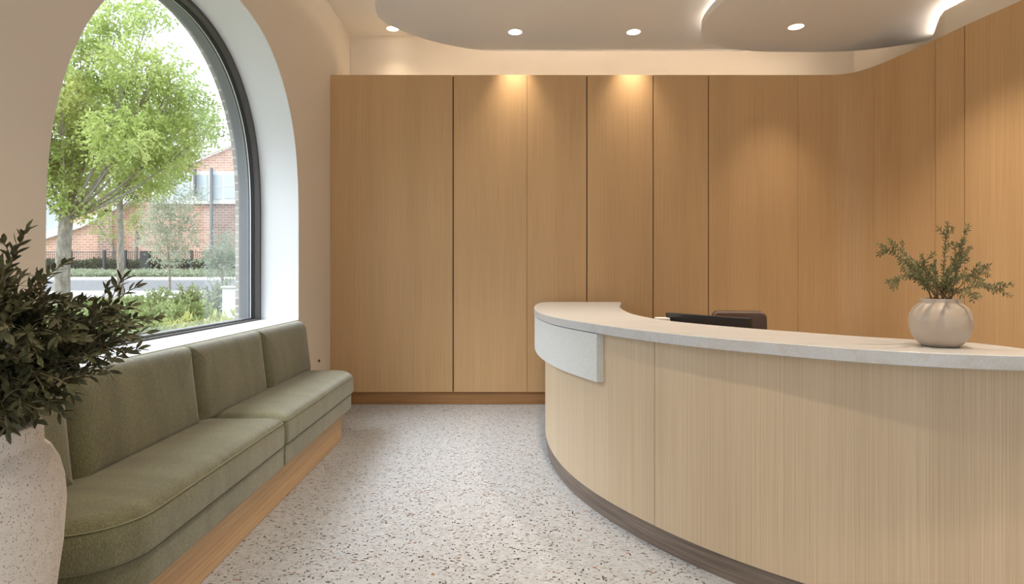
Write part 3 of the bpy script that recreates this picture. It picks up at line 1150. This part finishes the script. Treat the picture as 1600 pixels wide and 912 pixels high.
# round vase on the counter
VB = at(1469, 541, 2.095)
VB.z = CT1
VX, VY = 1.545, 2.10
vase = empty('vase', (VX, VY, CT1), 'round glossy beige vase standing on the right end of the counter', 'vase')
s_ = .117 / .117
prof = [(.050, 0), (.055, .002), (.070, .015), (.084, .038), (.0930, .068), (.0948, .090), (.0915, .114), (.081, .136), (.067, .149), (.0605, .153), (.0592, .157), (.0602, .165), (.0592, .168), (.055, .168), (.053, .161), (.052, .145), (.03, .14)]
mb = MB()
mb.lathe([(r, CT1 + .0005 + z) for r, z in prof], VX, VY, 64, cap=True)
mb.build('vessel', M['vase'], vase, smooth=True, angle=60)

sprig = empty('sprig_plant', (VX, VY, CT1 + .16), 'leafy green sprigs with small leaves arranged in the round beige vase', 'plant')
tips = [(1374, 383, 2.05), (1388, 440, 2.08), (1390, 375, 2.15), (1480, 350, 2.12), (1512, 354, 2.10), (1505, 378, 2.0), (1545, 415, 2.15), (1577, 462, 2.08), (1528, 463, 1.98), (1420, 402, 2.2), (1440, 400, 2.0), (1512, 395, 2.2),
        (1460, 410, 1.98), (1535, 440, 2.2), (1410, 420, 1.97), (1450, 430, 2.22), (1480, 425, 1.96), (1500, 430, 2.02), (1495, 398, 2.14), (1432, 425, 2.1), (1465, 440, 2.12)]
lv = MB()
rnd = random.Random(5)
for i, (px, py, dd) in enumerate(tips):
    tip = at(px, py, dd)
    root = Vector((VX + rnd.uniform(-.03, .03), VY + rnd.uniform(-.03, .03), CT1 + .155))
    span = (tip - root).length
    bow = Vector((0, 0, 1)) * span * rnd.uniform(.02, .10)
    if py > 430 and (px < 1410 or px > 1510):
        bow = Vector((0, 0, span * .2))
    pts = branch_points(root, tip, bow, 12)
    st = MB()
    st.tube(pts, [.0022 - .0014 * k / 12 for k in range(13)], 6)
    subs = [(pts, 1.0)]
    for q in range(rnd.randint(2, 4)):
        k = rnd.randint(4, 10)
        dv = (pts[k + 1] - pts[k - 1]).normalized()
        side = dv.cross(Vector((rnd.uniform(-.4, .4), -1, rnd.uniform(-.4, .4)))).normalized() * rnd.choice((-1, 1))
        e = pts[k] + dv * rnd.uniform(.025, .045) + side * rnd.uniform(.018, .035)
        tw = branch_points(pts[k], e, Vector((0, 0, .004)), 4)
        st.tube(tw, .0009, 5)
        subs.append((tw, .6))
    st.build('stem', M['sprig_stem'], sprig, smooth=True)
    for path, wgt in subs:
        L = sum((path[k + 1] - path[k]).length for k in range(len(path) - 1))
        nl = max(3, int(L / .0075))
        for q in range(nl):
            t = (q + .6) / nl
            if wgt == 1.0 and t < .3:
                continue
            fk = t * (len(path) - 1)
            k = min(int(fk), len(path) - 2)
            p_ = path[k].lerp(path[k + 1], fk - k)
            dv = (path[k + 1] - path[k]).normalized()
            for sgn in (-1, 1):
                az = (q % 2) * .7 + rnd.uniform(-.4, .4)
                a1 = dv.cross(Vector((0, -1, .1))).normalized()
                a2 = dv.cross(a1)
                side = (a1 * math.cos(az) + a2 * math.sin(az)) * sgn
                ld_ = dv * rnd.uniform(.5, .9) + side * rnd.uniform(.7, 1)
                leaf(lv, p_, ld_, Vector((rnd.uniform(-.5, .5), -1, rnd.uniform(0, 1))), rnd.uniform(.012, .019), rnd.uniform(.0042, .0058), .2, .1)
        leaf(lv, path[-1], path[-1] - path[-2], Vector((0, -1, .6)), .014, .005)
fo = lv.build('foliage', M['sprig'], sprig, smooth=True, angle=80)

# ------------------------------------------------------------------ outdoors
def ghh(y):
    """ground height by distance"""
    pts = [(0, .3), (14, .3), (25, .31), (30, .42), (33, .62), (37, 1.06), (40, 1.42), (48, 1.6), (90, 1.8)]
    for (a, ha), (b_, hb) in zip(pts, pts[1:]):
        if y <= b_:
            return ha + (hb - ha) * (y - a) / (b_ - a)
    return pts[-1][1]


def strip(name, ys, x0, x1, m, lift, label):
    mb = MB()
    rr = []
    for y in ys:
        rr.append([(x0, y, ghh(y) + lift - .3), (x0, y, ghh(y) + lift), (x1, y, ghh(y) + lift), (x1, y, ghh(y) + lift - .3)])
    mb.rings(rr, True)
    return tag(mb.build(name, m), label, kind='structure')


strip('ground', [-20, 0, 14, 20, 25, 28, 30, 33, 37, 40, 48, 90], -90, -2.25, M['ground'], 0, 'planted ground outside the window')
strip('road', [30.5, 32, 33, 34, 35.4], -60, -5, M['asphalt'], .03, 'grey road in front of the fence')
strip('kerb', [35.4, 36, 36.9], -60, -5, M['concrete'], .10, 'pale kerb along the far side of the road')
strip('path', [24.5, 26, 28, 30.4], -60, -5, M['concrete'], .03, 'pale footpath on the near side of the road')


def small_leaf(mb, p, d, up, L, Wd):
    d = d.normalized()
    s = d.cross(up)
    s = s.normalized() if s.length > 1e-4 else d.orthogonal().normalized()
    mb.add([p, p + d * L * .45 - s * Wd / 2, p + d * L, p + d * L * .45 + s * Wd / 2], [(0, 1, 2, 3)])


def rvec(r):
    while True:
        v = Vector((r.uniform(-1, 1), r.uniform(-1, 1), r.uniform(-1, 1)))
        if .05 < v.length < 1:
            return v


def tree(name, x, y, trunk_r, z_fork, blobs, n_leaf, leaf_l, m, label, cat='tree', group=None, seed=1, bark='bark', lw=.55, droop=.3):
    """blobs: (px, py, radius px, depth offset) of the crown"""
    r = random.Random(seed)
    z0 = ghh(y)
    t = empty(name, (x, y, z0), label, cat, group)
    mb = MB()
    top = Vector((x + r.uniform(-.1, .1), y, z_fork))
    mb.tube([(x, y, z0 - .1), (x, y, z0 + .15), (x + .01, y, z0 + (z_fork - z0) * .5), top], [trunk_r * 1.25, trunk_r * 1.05, trunk_r * .95, trunk_r * .85], 14)
    centres = []
    for (px, py, rp, dy) in blobs:
        c = at(px, py, y + dy)
        centres.append((c, rp / F * (y + dy)))
    for c, rad in centres:
        a = top if c.z > z_fork + .2 else Vector((x, y, z0 + (z_fork - z0) * .75))
        pts = branch_points(a - Vector((0, 0, .1)), c, Vector((0, 0, -.08 * (c - a).length)), 6)
        r0 = trunk_r * .22
        mb.tube(pts, [r0 * (1 - .8 * k / 6) for k in range(7)], 6)
        for q in range(5):
            e = c + rvec(r) * rad
            mb.tube(branch_points(pts[4], e, Vector((0, 0, .05 * rad)), 4), [r0 * .3, r0 * .25, r0 * .2, r0 * .12, r0 * .06], 5)
    mb.build('trunk', M[bark], t, smooth=True)
    lv = MB()
    tot = sum(rad ** 2 for _, rad in centres)
    for c, rad in centres:
        k = int(n_leaf * rad ** 2 / tot / 7)
        for q in range(k):
            v = rvec(r)
            v = v.normalized() * (v.length ** .7)
            cc = c + Vector((v.x * rad, v.y * rad, v.z * rad * .8))
            dirn = (rvec(r) + v * .6 + Vector((0, 0, -droop)))
            for w in range(7):   # a twig of leaves
                p_ = cc + dirn.normalized() * leaf_l * .55 * w
                small_leaf(lv, p_, dirn.normalized() * .6 + rvec(r), rvec(r), leaf_l * r.uniform(.7, 1.2), leaf_l * lw)
    lv.build('foliage', M[m], t)
    return t


# large near tree, trunk at px 95
tx = at(97, 500, 12.6)
tree('street_tree', tx.x, 12.6, .145, at(97, 335, 12.6).z,
     [(60, 60, 40, 0), (130, 45, 32, 0), (185, 28, 30, .5), (235, 20, 22, 0), (150, 100, 42, .4), (95, 135, 48, -.5), (205, 105, 40, -.5), (150, 175, 55, .6), (85, 215, 50, 0), (235, 160, 48, .6), (280, 130, 26, 0),
      (195, 215, 52, -.6), (130, 250, 46, .5), (80, 285, 40, 0), (262, 215, 44, 0), (305, 175, 28, .5), (325, 200, 18, 0), (120, 310, 28, 0), (235, 260, 40, .6), (40, 160, 60, 0), (30, 260, 50, 0), (255, 92, 20, 0)],
     42000, .09, 'tree_leaf', 'largest leafy tree, pale trunk nearest the window', group='trees outside the window', seed=2)
tx = at(188, 465, 22)
tree('street_tree', tx.x, 22, .115, at(188, 270, 22).z,
     [(188, 200, 40, 0), (230, 180, 40, 0), (270, 220, 36, 0), (240, 260, 38, .5), (190, 280, 30, -.5), (150, 240, 40, 0), (300, 195, 22, 0), (210, 300, 18, 0), (160, 300, 18, 0), (290, 250, 18, 0)],
     15000, .12, 'tree_leaf2', 'leafy tree with a slim straight pale trunk, second from the left', group='trees outside the window', seed=3)
tx = at(265, 445, 26)
tree('young_tree', tx.x, 26, .055, at(265, 400, 26).z,
     [(265, 395, 24, 0), (240, 370, 20, 0), (290, 372, 20, 0), (262, 345, 26, 0), (240, 325, 16, 0), (290, 335, 18, 0), (268, 308, 18, 0), (255, 290, 12, 0), (305, 310, 12, 0)],
     5200, .13, 'silver_leaf', 'silvery young tree with thin forked stem in front of the brick wall', group='trees outside the window', seed=4, lw=.4, droop=-.2)
tx = at(213, 420, 41.5)
tree('young_tree', tx.x, 41.5, .12, at(213, 362, 41.5).z, [(205, 345, 9, 0), (222, 350, 8, 0), (214, 335, 9, 0)],
     350, .22, 'tree_leaf2', 'small sparse tree behind the fence, left of the dark cabinet', group='trees outside the window', seed=5, lw=.4)
tx = at(176, 420, 42)
tree('young_tree', tx.x, 42, .12, at(176, 385, 42).z, [(150, 345, 9, 0), (170, 340, 13, 0), (178, 365, 9, 0), (160, 360, 7, 0)],
     600, .22, 'tree_leaf2', 'small tree behind the fence, beside the slim pale trunk', group='trees outside the window', seed=6, lw=.4)
tx = at(348, 440, 24)
tree('young_tree', tx.x, 24, .05, at(348, 420, 24).z, [(345, 395, 17, 0), (362, 385, 14, 0), (335, 410, 17, 0), (365, 410, 16, 0), (350, 365, 8, 0)],
     2600, .12, 'silver_leaf', 'bushy silvery young tree at the right side of the window', group='trees outside the window', seed=7, lw=.45)


def shrub(x, y, rx, rz, m, n, L, label, seed, group='shrubs outside the window', lw=.35):
    r = random.Random(seed)
    z0 = ghh(y)
    t = empty('shrub', (x, y, z0), label, 'shrub', group)
    st, lv = MB(), MB()
    ns = max(10, n // 16)
    for i in range(ns):
        a = r.uniform(0, 2 * math.pi)
        rr = math.sqrt(r.random()) * rx
        e = Vector((x + rr * math.cos(a), y + rr * math.sin(a), z0 + rz * (1 - .45 * (rr / rx) ** 2) * r.uniform(.5, 1.08)))
        b0 = Vector((x + rr * .35 * math.cos(a), y + rr * .35 * math.sin(a), z0))
        pts = branch_points(b0, e, Vector((0, 0, .08 * rz)), 5)
        st.tube(pts, [.012, .010, .008, .006, .004, .002], 4)
        for q in range(16):
            t_ = .35 + .65 * q / 15
            fk = t_ * 5
            k = min(int(fk), 4)
            p_ = pts[k].lerp(pts[k + 1], fk - k)
            dv = (pts[k + 1] - pts[k]).normalized()
            small_leaf(lv, p_, dv * .6 + rvec(r), rvec(r), L * r.uniform(.7, 1.25), L * lw)
    st.build('stem', M['olive_stem'], t)
    lv.build('foliage', M[m], t)
    return t


def shrub_px(px, y, rpx, pytop, m, n, L, label, seed, **kw):
    x = (px - CX) / F * y
    shrub(x, y, rpx / F * y, H + (CY - pytop) / F * y - ghh(y), m, n, L, label, seed, **kw)


i = 0
names = {'shrub_leaf': 'green leafy shrub', 'shrub_leaf2': 'yellow green shrub', 'silver_leaf': 'silvery green shrub'}
for (px, y, rp, top, m, where) in [
    (385, 7.0, 45, 482, 'shrub_leaf2', 'in the lower right corner of the window, nearest the frame'),
    (335, 6.6, 50, 492, 'shrub_leaf2', 'directly in front of the white box'),
    (285, 6.3, 45, 496, 'shrub_leaf2', 'at the middle of the sill'),
    (238, 6.0, 42, 505, 'shrub_leaf', 'seen just over the tip of the olive plant'),
    (190, 5.8, 45, 512, 'shrub_leaf', 'seen through the olive plant leaves'),
    (135, 6.2, 45, 505, 'shrub_leaf', 'low behind the olive plant at the left'),
    (300, 9.0, 40, 466, 'shrub_leaf', 'in the middle row left of the white box'),
    (250, 9.3, 40, 468, 'shrub_leaf', 'in the middle row between the slim trunk and the white box'),
    (205, 9.5, 38, 474, 'shrub_leaf', 'in the middle row just right of the slim pale trunk'),
    (155, 9.8, 38, 478, 'shrub_leaf', 'in the middle row between the two big trunks'),
    (110, 10.2, 34, 478, 'shrub_leaf', 'in the middle row at the foot of the large trunk'),
    (345, 12.5, 34, 432, 'silver_leaf', 'behind the white box'),
    (300, 13.5, 32, 440, 'shrub_leaf', 'behind the middle row, right of the silvery young tree'),
    (375, 11.5, 26, 436, 'silver_leaf', 'at the right edge of the window behind the white box'),
    (245, 14.5, 34, 450, 'shrub_leaf', 'below the silvery young tree'),
    (200, 16, 26, 462, 'shrub_leaf', 'farther back at the foot of the slim pale trunk'),
    (150, 16, 24, 466, 'shrub_leaf', 'farther back between the two big trunks beside the footpath'),
    (75, 11, 28, 478, 'shrub_leaf', 'at the left edge of the window'),
]:
    i += 1
    shrub_px(px, y, rp, top, m, 1900 if y < 8 else 1300, .085 if y < 8 else .10, names[m] + ' ' + where, 20 + i)

# white box planter among the shrubs
a, b_ = at(347, 447, 10.2), at(381, 447, 10.2)
wbx = empty('planter_box', ((a.x + b_.x) / 2, 10.4, .3), 'white box among the shrubs at the lower right of the window', 'planter')
mb = MB()
mb.box(a.x, b_.x + .1, 10.2, 10.9, .3, a.z - .03)
mb.build('body', M['white_paint'], wbx, bevel=.01)
mb = MB()
mb.box(a.x - .02, b_.x + .12, 10.18, 10.92, a.z - .03, a.z)
mb.build('rim', M['white_paint'], wbx, bevel=.005)

# ground cover and hedge strips at the fence (uncountable)
def cover(name, x0, x1, y0, y1, hgt, n, L, m, label, cat, seed, lw=.5):
    r = random.Random(seed)
    lv = MB()
    for i in range(n):
        x, y = r.uniform(x0, x1), r.uniform(y0, y1)
        hh_ = hgt * (.75 + .25 * noise.noise(Vector((x * .8, y * .8, seed)))) * (1 + .15 * r.uniform(-1, 1))
        z = ghh(y) + hh_ * r.random() ** .4
        small_leaf(lv, Vector((x, y, z)), rvec(r) + Vector((0, 0, .5)), rvec(r), L * r.uniform(.6, 1.2), L * lw)
    return tag(lv.build(name, M[m]), label, cat, kind='stuff')


cover('ground_cover', -32, -14, 37.0, 39.1, .35, 9000, .22, 'cover_leaf', 'pale low ground cover between road and fence', 'ground cover', 61)
cover('hedge', -34, -15, 40.7, 41.8, .95, 9000, .26, 'hedge_leaf', 'dark green hedge behind the black fence', 'hedge', 62)
cover('grass', -9.5, -3.0, 5.0, 20, .25, 9000, .12, 'shrub_leaf', 'green undergrowth between the shrubs', 'grass', 63)

# fence
FY = 40.0
fx0, fx1 = -33.0, -14.5
fz0, fz1 = ghh(FY), at(0, 392.5, FY).z
fence = empty('metal_fence', ((fx0 + fx1) / 2, FY, fz0), 'black metal picket fence between road and brick building', 'fence')
mb = MB()
for z in (fz1 - .04, fz0 + .18):
    mb.box(fx0, fx1, FY - .02, FY + .02, z - .02, z + .02)
mb.build('rail', M['fence'], fence)
mb = MB()
x = fx0
while x < fx1:
    mb.box(x - .012, x + .012, FY - .012, FY + .012, fz0 + .05, fz1)
    x += .125
pk = mb.build('pickets', M['fence'], fence)
pk['kind'] = 'stuff'
for px in (60, 110, 163, 195, 299, 345, 385):
    x = (px - CX) / F * FY
    mb = MB()
    w_ = .11 if px == 195 else .07
    mb.box(x - w_, x + w_, FY - .08, FY + .08, fz0 - .1, fz1 + .08)
    mb.build('post', M['fence'], fence)
a, b_ = at(223, 392, 39.5), at(236.5, 424, 39.5)
mb = MB()
mb.box(a.x, b_.x, 39.2, 39.6, b_.z - .1, a.z)
cabo = mb.build('utility_cabinet', M['cabinet_dark'], bevel=.02)
tag(cabo, 'dark upright metal cabinet standing at the fence', 'cabinet')

# brick building
BY = 48.0


def bpt(px, py, y=BY):
    return at(px, py, y)


bld = empty('brick_building', (bpt(300, 400).x, BY, ghh(BY)), 'orange brick building with gabled roof and white framed upper windows behind the fence', 'building')


def bprism(name, pts, y0, y1, m, parent=bld):
    loop = [(bpt(px, py).x, bpt(px, py).z) for px, py in pts]
    f = fill_prism(loop, [], y0, y1, lambda u, v, a: (u, a, v))
    return f.build(name, M[m], parent)


bprism('wall', [(160, 440), (330, 440), (330, 268), (270, 268), (160, 330)], BY, BY + 9, 'brick')
bprism('wall', [(330, 440), (620, 440), (620, 268), (330, 268)], BY - .05, BY + 9, 'brick_dark')  # shade on this wall part is put into a darker brick colour
bprism('gable', [(272, 268), (620, 268), (620, 240), (470, 168), (372, 226)], BY - .1, BY + 9, 'brick')
bprism('wall', [(40, 440), (188, 440), (188, 316), (60, 372), (40, 376)], BY - .6, BY + 6, 'brick')
w_ = bprism('fascia', [(40, 380), (75, 377), (140, 356), (222, 312), (220, 306), (138, 349), (60, 368), (40, 372)], BY - .9, BY + 6, 'white_paint')
bprism('roof', [(30, 372), (60, 367), (137, 348), (218, 305), (190, 300), (40, 310)], BY + 2, BY + 6, 'roof')
bprism('barge_board', [(268, 267), (370, 226.5), (470, 165), (470, 162), (368, 223), (266, 263)], BY - .3, BY - .1, 'white_paint')
bprism('pier', [(164, 425), (186, 425), (186, 300), (164, 300)], BY - .9, BY - .6, 'brick_dark')
band = bprism('window_band', [(240, 319), (420, 319), (420, 268), (240, 268)], BY - .25, BY - .1, 'white_paint')
for (x0, x1, y0, y1) in ((272, 300, 273, 312), (309, 327, 273, 312), (333, 349, 273, 312), (352, 371, 272, 311), (386, 404, 272, 311)):
    w = bprism('window', [(x0, y1), (x1, y1), (x1, y0), (x0, y0)], BY - .29, BY - .25, 'white_paint')
    loop = [(x0 + 1, y1 - 1), (x1 - 1, y1 - 1), (x1 - 1, y0 + 1), (x0 + 1, y0 + 1)]
    bprism('pane', loop, BY - .31, BY - .29, 'pane', w)
    bprism('glazing_bar', [(x0, (y0 + y1) / 2 + .6), (x1, (y0 + y1) / 2 + .6), (x1, (y0 + y1) / 2 - .6), (x0, (y0 + y1) / 2 - .6)], BY - .33, BY - .31, 'white_paint', w)
for px, y0, y1 in ((330.5, 262, 395), (304.5, 264, 306)):
    mb = MB()
    a, b_ = bpt(px, y0, BY - .5), bpt(px, y1, BY - .5)
    mb.tube([a, b_], .13, 12)
    mb.build('drainpipe', M['pipe'], bld, smooth=True)

# ------------------------------------------------------------------ light from outside
world = bpy.data.worlds.new('world')
sc.world = world
world.use_nodes = True
nt = world.node_tree
nt.nodes.clear()
tc = node(nt, 'ShaderNodeTexCoord')
mp = node(nt, 'ShaderNodeMapping')
mp.inputs['Scale'].default_value = (1, 1, 2.5)
nt.links.new(tc.outputs['Generated'], mp.inputs[0])
n = noise_tex(nt, mp.outputs[0], 2.2, 4, .55)
c = ramp(nt, n, [(.35, lin('d3e2f2')), (.6, lin('eef4fa'))])
bg = node(nt, 'ShaderNodeBackground')
bg.inputs['Strength'].default_value = 1.95
nt.links.new(c, bg.inputs['Color'])
o = node(nt, 'ShaderNodeOutputWorld')
nt.links.new(bg.outputs[0], o.inputs[0])

sun = bpy.data.lights.new('sun', 'SUN')
sun.energy = 4.7
sun.color = (.88, .94, 1.0)
sun.angle = math.radians(42)
for (loc, rot, sx, sy) in (((XL - .6, 3.5, 1.95), (0, math.radians(-90), 0), 2.3, 2.8), ((.03, YR - .2, 1.72), (math.radians(90), 0, 0), 2.5, 3.2)):
    pl = bpy.data.lights.new('sky_portal', 'AREA')
    pl.shape = 'RECTANGLE'
    pl.size, pl.size_y = sx, sy
    pl.cycles.is_portal = True
    po = bpy.data.objects.new('sky_portal', pl)
    COL.objects.link(po)
    po.location, po.rotation_euler = loc, rot
so = bpy.data.objects.new('sun', sun)
COL.objects.link(so)
dv = Vector((.64, .24, -.73))     # direction the light travels
so.rotation_euler = dv.to_track_quat('-Z', 'Y').to_euler()
so.location = (-6, -2, 8)

# ------------------------------------------------------------------ render settings
vs = sc.view_settings
sc.display_settings.display_device = 'sRGB'
vs.view_transform = 'Standard'
vs.look = 'None'
vs.exposure = 0.5
vs.gamma = 1
vs.use_curve_mapping = False
cy = sc.cycles
cy.use_denoising = True
cy.max_bounces = 8
cy.diffuse_bounces = 5
cy.glossy_bounces = 3
cy.transmission_bounces = 4
cy.transparent_max_bounces = 12
cy.sample_clamp_indirect = 5
cy.caustics_reflective = False
cy.caustics_refractive = False
